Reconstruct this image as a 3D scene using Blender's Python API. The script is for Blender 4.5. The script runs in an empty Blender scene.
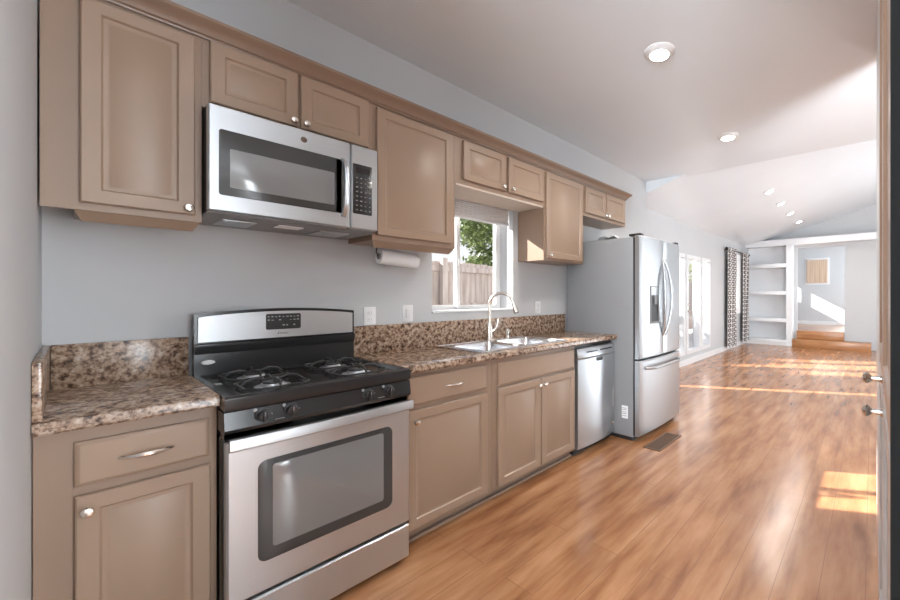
import bpy, bmesh, math, random
from mathutils import Vector, Matrix
random.seed(7)
S = bpy.context.scene
COL = S.collection
PI = math.pi

# ------------------------------------------------------------------ camera
cam_d = bpy.data.cameras.new('camera')
cam = bpy.data.objects.new('camera', cam_d)
COL.objects.link(cam)
cam_d.sensor_width = 36
cam_d.lens = 15.532
cam_d.shift_x = -0.130
cam_d.shift_y = -0.0051
cam_d.clip_start = 0.01
cam.location = (2.5, 0, 1.32)
cam.rotation_euler = (PI/2, 0, math.radians(38.19))
S.camera = cam

# ------------------------------------------------------------------ exposure
S.view_settings.view_transform = 'Standard'
S.view_settings.look = 'None'
S.view_settings.gamma = 1
S.view_settings.use_curve_mapping = False
S.view_settings.exposure = 1.25

# ------------------------------------------------------------------ sky
W = bpy.data.worlds.new('sky')
S.world = W
W.use_nodes = True
wn = W.node_tree.nodes
wl = W.node_tree.links
wn.clear()
wo = wn.new('ShaderNodeOutputWorld')
wb = wn.new('ShaderNodeBackground')
wt = wn.new('ShaderNodeTexCoord')
wr = wn.new('ShaderNodeValToRGB')
wsx = wn.new('ShaderNodeSeparateXYZ')
wl.new(wt.outputs['Generated'], wsx.inputs[0])
wl.new(wsx.outputs['Z'], wr.inputs[0])
wr.color_ramp.elements[0].position = 0.0
wr.color_ramp.elements[0].color = (1.0, 0.98, 0.95, 1)
wr.color_ramp.elements[1].position = 0.7
wr.color_ramp.elements[1].color = (0.45, 0.66, 1.0, 1)
wl.new(wr.outputs[0], wb.inputs[0])
wb.inputs[1].default_value = 0.45
wl.new(wb.outputs[0], wo.inputs[0])

# ------------------------------------------------------------------ sun
sd = bpy.data.lights.new('sun', 'SUN')
sd.energy = 9.0
sd.angle = math.radians(0.6)
sd.color = (1.0, 0.97, 0.91)
sun = bpy.data.objects.new('sun', sd)
COL.objects.link(sun)
sun.rotation_euler = Vector((1.0, 0.49, -0.60)).to_track_quat('-Z', 'Y').to_euler()


def area(name, loc, direction, sx, sy, power, color=(1, 1, 1)):
    d = bpy.data.lights.new(name, 'AREA')
    d.shape = 'RECTANGLE'
    d.size, d.size_y = sx, sy
    d.energy = power
    d.color = color
    o = bpy.data.objects.new(name, d)
    COL.objects.link(o)
    o.location = loc
    o.rotation_euler = Vector(direction).to_track_quat('-Z', 'Z').to_euler()
    return o


FILL_TINT = (0.87, 0.945, 1.0)
# unseen fill lights added to brighten the rooms, set at the added windows
area('fill_light_kitchen', (5.12, 1.6, 1.6), (-1, 0, 0.75), 3.6, 1.6, 200, FILL_TINT)
area('fill_light_living', (5.12, 8.2, 1.6), (-1, 0, 0.35), 4.0, 1.8, 100, FILL_TINT)
area('fill_light_hall', (3.4, -2.95, 1.7), (0, 1, 0.85), 2.4, 1.7, 270, FILL_TINT)
area('fill_light_upper_room', (3.5, 13.3, 1.7), (-1, 0, 0.1), 1.6, 1.4, 45, FILL_TINT)

# ================================================================== materials
MATS = {}


def mat(name, color=(0.8, 0.8, 0.8), rough=0.5, metal=0.0, spec=0.5, coat=0.0, emit=None, estr=0.0):
    m = bpy.data.materials.new(name)
    m.use_nodes = True
    b = m.node_tree.nodes['Principled BSDF']
    b.inputs['Base Color'].default_value = (*color, 1)
    b.inputs['Roughness'].default_value = rough
    b.inputs['Metallic'].default_value = metal
    b.inputs['Specular IOR Level'].default_value = spec
    b.inputs['Coat Weight'].default_value = coat
    b.inputs['Coat Roughness'].default_value = 0.08
    if emit:
        b.inputs['Emission Color'].default_value = (*emit, 1)
        b.inputs['Emission Strength'].default_value = estr
    MATS[name] = m
    return m


def nodes(m):
    nt = m.node_tree
    return nt, nt.nodes, nt.links, nt.nodes['Principled BSDF']


def coords(m, scale=(1, 1, 1), rot=(0, 0, 0), kind='Object'):
    nt, N, L, b = nodes(m)
    tc = N.new('ShaderNodeTexCoord')
    mp = N.new('ShaderNodeMapping')
    mp.inputs['Scale'].default_value = scale
    mp.inputs['Rotation'].default_value = rot
    L.new(tc.outputs[kind], mp.inputs['Vector'])
    return mp.outputs['Vector']


def noise(m, vec, scale, detail=4, rough=0.5):
    nt, N, L, b = nodes(m)
    n = N.new('ShaderNodeTexNoise')
    n.inputs['Scale'].default_value = scale
    n.inputs['Detail'].default_value = detail
    n.inputs['Roughness'].default_value = rough
    L.new(vec, n.inputs['Vector'])
    return n.outputs[0]


def ramp(m, fac, stops):
    nt, N, L, b = nodes(m)
    r = N.new('ShaderNodeValToRGB')
    e = r.color_ramp.elements
    while len(e) < len(stops):
        e.new(0.5)
    for i, (p, c) in enumerate(stops):
        e[i].position = p
        e[i].color = (*c, 1)
    L.new(fac, r.inputs[0])
    return r.outputs[0]


def mix(m, fac, a, b_, mode='MIX'):
    nt, N, L, b = nodes(m)
    x = N.new('ShaderNodeMix')
    x.data_type = 'RGBA'
    x.blend_type = mode
    if isinstance(fac, float):
        x.inputs[0].default_value = fac
    else:
        L.new(fac, x.inputs[0])
    for sock, v in ((x.inputs[6], a), (x.inputs[7], b_)):
        if isinstance(v, tuple):
            sock.default_value = (*v, 1)
        else:
            L.new(v, sock)
    return x.outputs[2]


def bump(m, height, strength=0.2, dist=0.01):
    nt, N, L, b = nodes(m)
    bp = N.new('ShaderNodeBump')
    bp.inputs['Strength'].default_value = strength
    bp.inputs['Distance'].default_value = dist
    L.new(height, bp.inputs['Height'])
    L.new(bp.outputs[0], b.inputs['Normal'])


def setc(m, c):
    nt, N, L, b = nodes(m)
    L.new(c, b.inputs['Base Color'])


def painted(name, color, rough, var=0.04, scale=3.0, bmp=0.0, bscale=60):
    m = mat(name, color, rough)
    v = coords(m)
    n = noise(m, v, scale, 3)
    lo = tuple(c*(1-var) for c in color)
    hi = tuple(min(1, c*(1+var)) for c in color)
    setc(m, ramp(m, n, [(0.3, lo), (0.7, hi)]))
    if bmp:
        bump(m, noise(m, v, bscale, 3), bmp, 0.004)
    return m


M_wall = painted('wall_paint', (0.52, 0.525, 0.535), 0.6, 0.02, 1.2, 0.08, 90)
M_ceil = painted('ceiling_paint', (0.71, 0.745, 0.78), 0.32, 0.02, 1.0, 0.25, 7)
M_trim = painted('trim_paint', (0.70, 0.70, 0.705), 0.35, 0.02)
M_shelf = painted('shelf_paint', (0.76, 0.77, 0.79), 0.4, 0.02)
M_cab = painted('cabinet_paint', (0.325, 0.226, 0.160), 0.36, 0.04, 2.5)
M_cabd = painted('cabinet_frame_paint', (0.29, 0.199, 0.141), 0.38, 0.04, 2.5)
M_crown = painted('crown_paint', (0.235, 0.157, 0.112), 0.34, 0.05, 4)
M_toe = painted('toe_kick_paint', (0.25, 0.18, 0.14), 0.5)
M_under = painted('cabinet_underside', (0.55, 0.47, 0.40), 0.5)
M_pantry = painted('pantry_paint', (0.36, 0.24, 0.17), 0.3, 0.05, 3)
M_pantryl = painted('pantry_lower_paint', (0.42, 0.39, 0.37), 0.3, 0.04, 3)
M_dark = mat('shade_black', (0.004, 0.004, 0.004), 0.9, spec=0.1)  # near-black for surfaces that stand in for shade

# brushed stainless steel


def steel(name, color, rough, axis=2, metal=1.0):
    m = mat(name, color, rough, metal)
    sc = [300, 300, 300]
    sc[axis] = 3
    v = coords(m, tuple(sc))
    n = noise(m, v, 1.0, 2)
    nt, N, L, b = nodes(m)
    mr = N.new('ShaderNodeMapRange')
    mr.inputs['To Min'].default_value = rough*0.8
    mr.inputs['To Max'].default_value = rough*1.25
    L.new(n, mr.inputs['Value'])
    L.new(mr.outputs[0], b.inputs['Roughness'])
    lo = tuple(c*0.96 for c in color)
    setc(m, ramp(m, n, [(0.3, lo), (0.7, color)]))
    return m


M_steel = steel('stainless_steel', (0.52, 0.54, 0.56), 0.36, 2, 0.92)
M_steelh = steel('stainless_steel_brushed_across', (0.58, 0.60, 0.62), 0.38, 1, 0.9)
M_chrome = mat('chrome', (0.78, 0.77, 0.75), 0.12, 1.0)
M_nickel = mat('satin_nickel', (0.78, 0.73, 0.67), 0.25, 1.0)
M_sink = steel('sink_steel', (0.78, 0.78, 0.79), 0.25, 1)
M_black = mat('black_enamel', (0.025, 0.025, 0.026), 0.2)
M_blackm = mat('black_plastic', (0.02, 0.02, 0.021), 0.4)
M_iron = mat('cast_iron', (0.035, 0.034, 0.034), 0.33)
M_fside = painted('fridge_side_grey', (0.27, 0.275, 0.285), 0.45, 0.02)
M_glassd = mat('dark_oven_glass', (0.03, 0.03, 0.032), 0.06, 0.0, 0.7)
M_mwwin = mat('microwave_window_mesh', (0.22, 0.22, 0.22), 0.12, 0.0, 0.8)
M_ovenwin = mat('oven_window', (0.19, 0.187, 0.183), 0.09, 0.0, 0.9)
M_mwframe = mat('microwave_dark_frame', (0.05, 0.049, 0.048), 0.22)
M_label = mat('white_label', (0.85, 0.85, 0.85), 0.5)
M_marks = mat('printed_marks', (0.34, 0.34, 0.34), 0.5)
M_white = painted('white_plastic', (0.74, 0.74, 0.745), 0.35, 0.01)
M_paper = painted('paper_towel', (0.84, 0.84, 0.84), 0.9, 0.02, 40, 0.3, 120)
M_lamp = mat('lamp_lens', (1, 1, 1), 0.4, emit=(1.0, 0.96, 0.90), estr=14)
M_greyp = mat('grey_plastic', (0.22, 0.22, 0.225), 0.4)
M_vent = mat('register_brown', (0.16, 0.09, 0.055), 0.45)

# glass
M_glass = bpy.data.materials.new('window_glass')
M_glass.use_nodes = True
nt = M_glass.node_tree
nt.nodes.clear()
o_ = nt.nodes.new('ShaderNodeOutputMaterial')
tr_ = nt.nodes.new('ShaderNodeBsdfTransparent')
gl_ = nt.nodes.new('ShaderNodeBsdfGlossy')
gl_.inputs['Roughness'].default_value = 0.02
lw_ = nt.nodes.new('ShaderNodeLayerWeight')
lw_.inputs['Blend'].default_value = 0.5
fr_ = nt.nodes.new('ShaderNodeMath')
fr_.operation = 'POWER'
fr_.inputs[1].default_value = 6.0
nt.links.new(lw_.outputs['Facing'], fr_.inputs[0])
mx_ = nt.nodes.new('ShaderNodeMixShader')
nt.links.new(fr_.outputs[0], mx_.inputs[0])
nt.links.new(tr_.outputs[0], mx_.inputs[1])
nt.links.new(gl_.outputs[0], mx_.inputs[2])
nt.links.new(mx_.outputs[0], o_.inputs[0])

# laminate wood floor: planks along y
M_floor = mat('laminate_floor', (0.5, 0.25, 0.1), 0.22)


def build_floor_mat():
    m = M_floor
    nt, N, L, b = nodes(m)
    v = coords(m, (1, 1, 1), (0, 0, PI/2))
    br = N.new('ShaderNodeTexBrick')
    br.inputs['Scale'].default_value = 1.0
    br.inputs['Brick Width'].default_value = 1.25
    br.inputs['Row Height'].default_value = 0.165
    br.inputs['Mortar Size'].default_value = 0.0018
    br.inputs['Mortar Smooth'].default_value = 0.2
    br.inputs['Color1'].default_value = (0.0, 0.0, 0.0, 1)
    br.inputs['Color2'].default_value = (1, 1, 1, 1)
    br.inputs['Mortar'].default_value = (0.5, 0.5, 0.5, 1)
    br.offset = 0.37
    L.new(v, br.inputs['Vector'])
    g = coords(m, (6, 0.8, 1))
    n1 = noise(m, g, 2.0, 4, 0.55)
    g2 = coords(m, (3.2, 1.0, 1))
    n2 = noise(m, g2, 1.7, 4, 0.6)
    base = ramp(m, n1, [(0.30, (0.27, 0.108, 0.042)), (0.5, (0.45, 0.212, 0.096)), (0.70, (0.57, 0.30, 0.15))])
    mott = ramp(m, n2, [(0.36, (0.84, 0.78, 0.75)), (0.62, (1.0, 1.0, 1.0))])
    c = mix(m, 0.8, base, mott, 'MULTIPLY')
    pl = ramp(m, br.outputs['Color'], [(0.0, (0.86, 0.84, 0.82)), (1.0, (1.0, 1.0, 1.0))])
    c = mix(m, 0.8, c, pl, 'MULTIPLY')
    c = mix(m, br.outputs['Fac'], c, (0.26, 0.12, 0.06))
    setc(m, c)
    g3 = coords(m, (5, 1.2, 1))
    n3 = noise(m, g3, 2.0, 3, 0.5)
    mr = N.new('ShaderNodeMapRange')
    mr.inputs['To Min'].default_value = 0.14
    mr.inputs['To Max'].default_value = 0.27
    L.new(n3, mr.inputs['Value'])
    L.new(mr.outputs[0], b.inputs['Roughness'])
    bump(m, n3, 0.03, 0.004)
    b.inputs['Specular IOR Level'].default_value = 0.7


build_floor_mat()

# speckled brown laminate counter
M_counter = mat('granite_look_laminate', (0.4, 0.3, 0.22), 0.2)


def build_counter_mat():
    m = M_counter
    nt, N, L, b = nodes(m)
    v = coords(m)
    n1 = noise(m, v, 40, 5, 0.65)
    vo = N.new('ShaderNodeTexVoronoi')
    vo.inputs['Scale'].default_value = 60
    L.new(v, vo.inputs['Vector'])
    n2 = noise(m, v, 75, 4, 0.6)
    n3 = noise(m, v, 14, 3, 0.5)
    a = ramp(m, n1, [(0.36, (0.06, 0.036, 0.024)), (0.44, (0.25, 0.155, 0.105)), (0.54, (0.46, 0.33, 0.24)), (0.68, (0.60, 0.50, 0.41))])
    vb = ramp(m, vo.outputs['Distance'], [(0.0, (0.72, 0.68, 0.64)), (0.6, (1.0, 1.0, 1.0))])
    c = mix(m, 0.8, a, vb, 'MULTIPLY')
    d = ramp(m, n2, [(0.37, (0.34, 0.28, 0.25)), (0.46, (1, 1, 1))])
    c = mix(m, 0.85, c, d, 'MULTIPLY')
    e = ramp(m, n3, [(0.35, (0.80, 0.76, 0.72)), (0.65, (1.0, 1.0, 1.0))])
    c = mix(m, 0.8, c, e, 'MULTIPLY')
    setc(m, c)


build_counter_mat()

# curtain: dark cloth with pale ogee rings
M_curtain = mat('lattice_curtain', (0.1, 0.08, 0.08), 0.85)


def build_curtain_mat():
    m = M_curtain
    nt, N, L, b = nodes(m)
    tc = N.new('ShaderNodeTexCoord')
    sp = N.new('ShaderNodeSeparateXYZ')
    L.new(tc.outputs['UV'], sp.inputs[0])

    def mth(op, a, b2=None):
        n = N.new('ShaderNodeMath')
        n.operation = op
        for i, x in enumerate((a, b2)):
            if x is None:
                continue
            if isinstance(x, (int, float)):
                n.inputs[i].default_value = x
            else:
                L.new(x, n.inputs[i])
        return n.outputs[0]
    su = mth('SINE', mth('MULTIPLY', sp.outputs['X'], 2*PI/0.20))
    sv = mth('SINE', mth('MULTIPLY', sp.outputs['Y'], 2*PI/0.22))
    pr = mth('ABSOLUTE', mth('MULTIPLY', su, sv))
    k = mth('ADD', mth('MULTIPLY', pr, 1.0), 0.0)
    c = ramp(m, k, [(0.12, (0.66, 0.64, 0.62)), (0.20, (0.07, 0.055, 0.055)), (0.66, (0.08, 0.062, 0.06)), (0.78, (0.55, 0.52, 0.50))])
    setc(m, c)
    b.inputs['Subsurface Weight'].default_value = 0.0


build_curtain_mat()
M_rod = mat('dark_rod', (0.03, 0.025, 0.022), 0.35, 0.6)
M_sheer = painted('sheer_white', (0.85, 0.85, 0.85), 0.9)
M_blindw = painted('white_blind', (0.82, 0.82, 0.82), 0.7, 0.02, 8)

M_tan = mat('tan_blind', (0.58, 0.42, 0.30), 0.7)
v_ = coords(M_tan, (40, 1, 1))
setc(M_tan, ramp(M_tan, noise(M_tan, v_, 1.0, 2), [(0.35, (0.50, 0.35, 0.25)), (0.65, (0.66, 0.50, 0.37))]))

M_step = mat('stair_wood', (0.45, 0.22, 0.09), 0.25)
v_ = coords(M_step, (1.2, 9, 9))
setc(M_step, ramp(M_step, noise(M_step, v_, 2.0, 4), [(0.3, (0.33, 0.14, 0.055)), (0.7, (0.52, 0.25, 0.11))]))

M_fence = mat('weathered_fence', (0.3, 0.25, 0.22), 0.85)
v_ = coords(M_fence, (8, 8, 0.8))
setc(M_fence, ramp(M_fence, noise(M_fence, v_, 2.0, 5), [(0.3, (0.33, 0.26, 0.225)), (0.7, (0.52, 0.44, 0.39))]))
M_ground = painted('dry_ground', (0.35, 0.30, 0.25), 0.95, 0.25, 6)
M_stone = painted('pale_stone', (0.52, 0.46, 0.42), 0.9, 0.25, 20)
M_leaf = painted('leaf_green', (0.14, 0.185, 0.06), 0.6, 0.45, 5)
M_leaf2 = painted('leaf_yellow_green', (0.24, 0.25, 0.10), 0.6, 0.35, 5)
M_bark = painted('bark', (0.12, 0.09, 0.07), 0.9, 0.2, 20)
M_patio = painted('patio_concrete', (0.48, 0.46, 0.44), 0.9, 0.08, 4)

# ================================================================== mesh helpers


class MB:
    def __init__(s):
        s.v = []
        s.f = []
        s.uv = None

    def add(s, vs, fs):
        o = len(s.v)
        s.v += [tuple(p) for p in vs]
        s.f += [tuple(i+o for i in f) for f in fs]
        return s

    def box(s, x0, x1, y0, y1, z0, z1, bev=0.0):
        if x0 > x1: x0, x1 = x1, x0
        if y0 > y1: y0, y1 = y1, y0
        if z0 > z1: z0, z1 = z1, z0
        if bev <= 0:
            vs = [(x, y, z) for x in (x0, x1) for y in (y0, y1) for z in (z0, z1)]
            fs = [(0, 1, 3, 2), (4, 6, 7, 5), (0, 4, 5, 1), (2, 3, 7, 6), (0, 2, 6, 4), (1, 5, 7, 3)]
            return s.add(vs, fs)
        bm = bmesh.new()
        bmesh.ops.create_cube(bm, size=1)
        for w in bm.verts:
            w.co = Vector(((x0+x1)/2+w.co.x*(x1-x0), (y0+y1)/2+w.co.y*(y1-y0), (z0+z1)/2+w.co.z*(z1-z0)))
        bev = min(bev, 0.49*min(x1-x0, y1-y0, z1-z0))
        bmesh.ops.bevel(bm, geom=bm.edges[:], offset=bev, segments=2, affect='EDGES', profile=0.5)
        s.bm(bm)
        return s

    def bm(s, bm):
        bm.verts.index_update()
        s.add([w.co.copy() for w in bm.verts], [[w.index for w in f.verts] for f in bm.faces])
        bm.free()

    def loops(s, rings, cap0=True, cap1=True):
        """loft a list of closed rings with equal counts"""
        n = len(rings[0])
        vs = [p for r in rings for p in r]
        fs = []
        for k in range(len(rings)-1):
            for i in range(n):
                j = (i+1) % n
                fs.append((k*n+i, k*n+j, (k+1)*n+j, (k+1)*n+i))
        if cap0: fs.append(tuple(range(n-1, -1, -1)))
        if cap1: fs.append(tuple((len(rings)-1)*n+i for i in range(n)))
        return s.add(vs, fs)

    def panel(s, y0, y1, z0, z1, prof):
        """rectangle facing +x lofted through (inset, x) profile"""
        rings = [[(x, y0+i, z0+i), (x, y1-i, z0+i), (x, y1-i, z1-i), (x, y0+i, z1-i)] for i, x in prof]
        return s.loops(rings)

    def rpanel(s, y0, y1, z0, z1, r, prof, seg=5):
        """rounded rectangle facing +x"""
        rings = []
        for ins, x in prof:
            a0, a1, b0, b1 = y0+ins, y1-ins, z0+ins, z1-ins
            rr = max(r-ins, 0.002)
            ring = []
            for cy, cz, st in ((a1-rr, b1-rr, 0), (a0+rr, b1-rr, PI/2), (a0+rr, b0+rr, PI), (a1-rr, b0+rr, 1.5*PI)):
                for k in range(seg+1):
                    t = st+k*PI/2/seg
                    ring.append((x, cy+rr*math.cos(t), cz+rr*math.sin(t)))
            rings.append(ring)
        return s.loops(rings)

    def rplate(s, x0, x1, y0, y1, r, prof, seg=5):
        """rounded rectangle facing +z through (inset, z) profile"""
        rings = []
        for ins, z in prof:
            a0, a1, b0, b1 = x0+ins, x1-ins, y0+ins, y1-ins
            rr = max(r-ins, 0.002)
            ring = []
            for cx, cy, st in ((a1-rr, b1-rr, 0), (a0+rr, b1-rr, PI/2), (a0+rr, b0+rr, PI), (a1-rr, b0+rr, 1.5*PI)):
                for k in range(seg+1):
                    t = st+k*PI/2/seg
                    ring.append((cx+rr*math.cos(t), cy+rr*math.sin(t), z))
            rings.append(ring)
        return s.loops(rings)

    def frame(s, y0, y1, z0, z1, w, x0, x1):
        """rectangular ring facing x (outer size, bar width w)"""
        a = [(y0, z0), (y1, z0), (y1, z1), (y0, z1)]
        b = [(y0+w, z0+w), (y1-w, z0+w), (y1-w, z1-w), (y0+w, z1-w)]
        vs = []
        for x in (x0, x1):
            vs += [(x, y, z) for y, z in a]+[(x, y, z) for y, z in b]
        fs = []
        for i in range(4):
            j = (i+1) % 4
            fs += [(i, j, 4+j, 4+i), (8+i, 12+i, 12+j, 8+j), (i, 8+i, 8+j, j), (4+i, 4+j, 12+j, 12+i)]
        return s.add(vs, fs)

    def tube(s, pts, r, n=10, caps=True):
        pts = [Vector(p) for p in pts]
        rad = r if isinstance(r, (list, tuple)) else [r]*len(pts)
        rings = []
        up = None
        for i, p in enumerate(pts):
            t = (pts[min(i+1, len(pts)-1)]-pts[max(i-1, 0)])
            if t.length < 1e-9: t = Vector((0, 0, 1))
            t.normalize()
            if up is None:
                a = Vector((0, 0, 1)) if abs(t.z) < 0.9 else Vector((1, 0, 0))
                up = (a-t*a.dot(t)).normalized()
            else:
                up = (up-t*up.dot(t))
                up = up.normalized() if up.length > 1e-6 else Vector((1, 0, 0))
            sd_ = t.cross(up)
            rings.append([p+rad[i]*(math.cos(2*PI*k/n)*up+math.sin(2*PI*k/n)*sd_) for k in range(n)])
        return s.loops(rings, caps, caps)

    def lathe(s, org, axis, prof, n=20, c0=True, c1=True):
        """prof: (radius, distance along axis)"""
        ax = Vector(axis).normalized()
        a = Vector((0, 0, 1)) if abs(ax.z) < 0.9 else Vector((1, 0, 0))
        u = (a-ax*a.dot(ax)).normalized()
        w = ax.cross(u)
        rings = [[Vector(org)+ax*h+r*(math.cos(2*PI*k/n)*u+math.sin(2*PI*k/n)*w) for k in range(n)] for r, h in prof]
        return s.loops(rings, c0, c1)

    def prism(s, poly, vec):
        """polygon (3d pts) extruded by vec"""
        v = Vector(vec)
        return s.loops([[Vector(p) for p in poly], [Vector(p)+v for p in poly]])

    def build(s, name, m, parent=None, smooth=True, uv=None):
        me = bpy.data.meshes.new(name)
        off = Vector((0, 0, 0))
        p = parent
        while p is not None:
            off += p.location
            p = p.parent
        me.from_pydata([(a-off.x, b-off.y, c-off.z) for a, b, c in s.v], [], s.f)
        bm = bmesh.new()
        bm.from_mesh(me)
        bmesh.ops.recalc_face_normals(bm, faces=bm.faces[:])
        bm.to_mesh(me)
        bm.free()
        if uv:
            ul = me.uv_layers.new(name='UVMap')
            for l in me.loops:
                ul.data[l.index].uv = uv[l.vertex_index]
        if smooth:
            me.shade_smooth()
            me.set_sharp_from_angle(angle=math.radians(35))
        me.materials.append(m)
        o = bpy.data.objects.new(name, me)
        COL.objects.link(o)
        if parent is not None:
            o.parent = parent
        return o


def tag(o, label, cat, group=None, kind=None):
    o['label'] = label
    o['category'] = cat
    if group: o['group'] = group
    if kind: o['kind'] = kind
    return o


def thing(name, loc, label, cat, group=None):
    o = bpy.data.objects.new(name, None)
    o.empty_display_size = 0.1
    COL.objects.link(o)
    o.location = loc
    return tag(o, label, cat, group)


def struct(name, mb, m, parent=None, smooth=False):
    o = mb.build(name, m, parent, smooth)
    o['kind'] = 'structure'
    return o


def wall_x(x0, x1, y0, y1, z0, z1, holes):
    """wall slab in the y-z plane with rectangular holes (ya,yb,za,zb)"""
    mb = MB()
    ys = sorted({y0, y1, *[h[0] for h in holes], *[h[1] for h in holes]})
    for a, b in zip(ys[:-1], ys[1:]):
        hs = sorted([h for h in holes if h[0] < (a+b)/2 < h[1]], key=lambda h: h[2])
        z = z0
        for h in hs:
            if h[2] > z: mb.box(x0, x1, a, b, z, h[2])
            z = h[3]
        if z < z1: mb.box(x0, x1, a, b, z, z1)
    return mb


def wall_y(y0, y1, x0, x1, z0, z1, holes):
    mb = MB()
    xs = sorted({x0, x1, *[h[0] for h in holes], *[h[1] for h in holes]})
    for a, b in zip(xs[:-1], xs[1:]):
        hs = sorted([h for h in holes if h[0] < (a+b)/2 < h[1]], key=lambda h: h[2])
        z = z0
        for h in hs:
            if h[2] > z: mb.box(a, b, y0, y1, z, h[2])
            z = h[3]
        if z < z1: mb.box(a, b, y0, y1, z, z1)
    return mb


# ================================================================== the room
ZK = 2.92           # flat kitchen ceiling
XW = -0.27          # left wall of the living room
YE = 4.97           # end of the kitchen wall
YF = 11.5           # far wall


def vz(x):
    return 2.68+0.29*(min(x, 2.9)-XW)


struct('floor', MB().box(-0.5, 5.4, -3.2, 12.2, -0.12, 0), M_floor)
struct('ceiling', MB().box(-0.3, 5.4, -3.2, YE+0.12, ZK, ZK+0.1), M_ceil)
# vaulted living room ceiling
mb = MB()
mb.prism([(XW-0.2, YE+0.1, vz(XW-0.2)), (2.9, YE+0.1, vz(2.9)), (5.4, YE+0.1, vz(2.9)), (5.4, YE+0.1, vz(2.9)+0.1), (2.9, YE+0.1, vz(2.9)+0.1), (XW-0.2, YE+0.1, vz(XW-0.2)+0.1)], (0, 7.1, 0))
struct('ceiling.001', mb, M_ceil)
# header where the flat ceiling meets the vault
mb = MB()
mb.prism([(XW-0.2, YE+0.005, vz(XW-0.2)-0.01), (0.557, YE+0.005, ZK-0.001), (XW-0.2, YE+0.005, ZK-0.001)], (0, 0.094, 0))
mb.box(0.57, 5.4, YE+0.005, YE+0.115, ZK+0.101, vz(2.9)+0.1)
struct('trim_2', mb, M_ceil)

# kitchen wall with the sink window
struct('wall_west', wall_x(-0.25, 0, -0.25, YE, 0, ZK, [(1.6, 2.405, 1.19, 2.16)]), M_wall)
# living room left wall with glass doors and curtained window
struct('wall_west_far', wall_x(XW-0.16, XW, YE-0.05, 12.3, 0, 2.72,
       [(5.05, 5.33, 0.12, 2.08), (6.52, 7.10, 0.2, 2.1), (7.17, 7.93, 0.2, 2.1), (7.98, 8.53, 0.2, 2.1), (9.85, 11.05, 0.9, 2.3)]), M_wall)
struct('wall_west_return', MB().box(XW-0.16, -0.25, YE-0.06, YE, 0, ZK), M_wall)
# left wall beside the counter, photographer's side
struct('wall_south', MB().box(-0.25, 1.95, -0.25, -0.075, 0, ZK), M_wall)
struct('wall_south_return', MB().box(1.80, 1.95, -3.2, -0.25, 0, ZK), M_wall)
struct('wall_hall', wall_y(-3.2, -3.05, 1.8, 5.4, 0, ZK, [(2.2, 4.6, 0.85, 2.55)]), M_wall)
struct('wall_east', wall_x(5.2, 5.35, -3.2, 12.3, 0, 3.6, [(-0.2, 3.4, 0.8, 2.4), (6.2, 10.2, 0.7, 2.5)]), M_wall)
# partition on the right beyond the pantry
struct('wall_partition', MB().box(2.522, 2.66, 2.06, 3.3, 0, ZK), M_trim)

# far wall: niche with shelves, beam, recessed doorway
YR = 11.86
mb = MB()
mb.box(XW, 0.73, YR, YR+0.12, 0, 2.64)                 # niche back
mb.box(0.73, 0.86, YF, YR+0.12, 0, 2.64)              # pillar
mb.box(XW, 5.2, YF, YR+0.12, 2.63, 2.79)              # beam / ledge
struct('wall_north', mb, M_shelf)
struct('wall_north_recess', wall_y(YR, YR+0.12, 0.86, 5.2, 0, 2.63, [(0.93, 1.95, 0.0, 2.56)]), M_wall)
mb = MB()
mb.prism([(XW, 11.86, 2.791), (5.2, 11.86, 2.791), (5.2, 11.86, vz(5.2)+.03), (2.9, 11.86, vz(2.9)+.03), (0.05, 11.86, vz(0.05)+.03)], (0, 0.12, 0))
struct('wall_gable', mb, M_wall)

# upper room seen through the far doorway
struct('floor_upper', MB().box(XW, 3.6, 11.985, 14.6, 0.3, 0.40).box(0.932, 1.948, YR+0.01, 11.985, 0.0, 0.40), M_floor)
struct('wall_upper_back', MB().box(XW, 3.6, 14.5, 14.6, 0.3, 3.1), M_wall)
struct('wall_upper_west', wall_x(XW-0.12, XW, 11.985, 14.6, 0.3, 3.1, [(13.1, 13.89, 1.70, 2.20), (13.97, 14.2, 1.66, 2.18)]), M_wall)
struct('wall_upper_east', MB().box(3.6, 3.7, 11.985, 14.6, 0.3, 3.1), M_wall)
struct('ceiling_upper', MB().box(XW-0.12, 3.7, 11.985, 14.6, 3.1, 3.2), M_ceil)
struct('baseboard_upper', MB().box(XW, 3.6, 14.48, 14.5, 0.40, 0.51, 0.003), M_trim)

# baseboards
struct('baseboard_west', MB().box(XW, XW+0.016, YE, YF+0.3, 0, 0.11, 0.004), M_trim)
struct('baseboard_north', MB().box(XW+0.016, 0.73, YF+0.005, YF+0.03, 0, 0.075, 0.004), M_trim)

# step platform in the recess
tag(MB().box(0.87, 2.48, YF-0.02, YR-0.001, 0, 0.19, 0.006).build('step', M_step),
    'wide wooden lower step in front of the far doorway', 'step')
tag(MB().box(0.932, 1.948, YR-0.10, YR+0.009, 0.192, 0.40, 0.006).build('step', M_step),
    'narrower wooden upper step filling the far doorway', 'step')

# built-in shelves
for k, (zt, nm) in enumerate(((2.16, 'top'), (1.44, 'second'), (0.72, 'third'), (0.155, 'bottom'))):
    th_ = 0.105 if k < 3 else 0.08
    tag(MB().box(XW, 0.73, YF+0.005, YR, zt-th_, zt, 0.004).build('niche_shelf', M_shelf),
        ['white built-in niche shelf, highest of the four', 'white built-in niche shelf, second from the top',
         'white built-in niche shelf, third from the top', 'white built-in niche shelf just above the floor'][k],
        'shelf', 'built-in shelves on the far wall')

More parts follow.
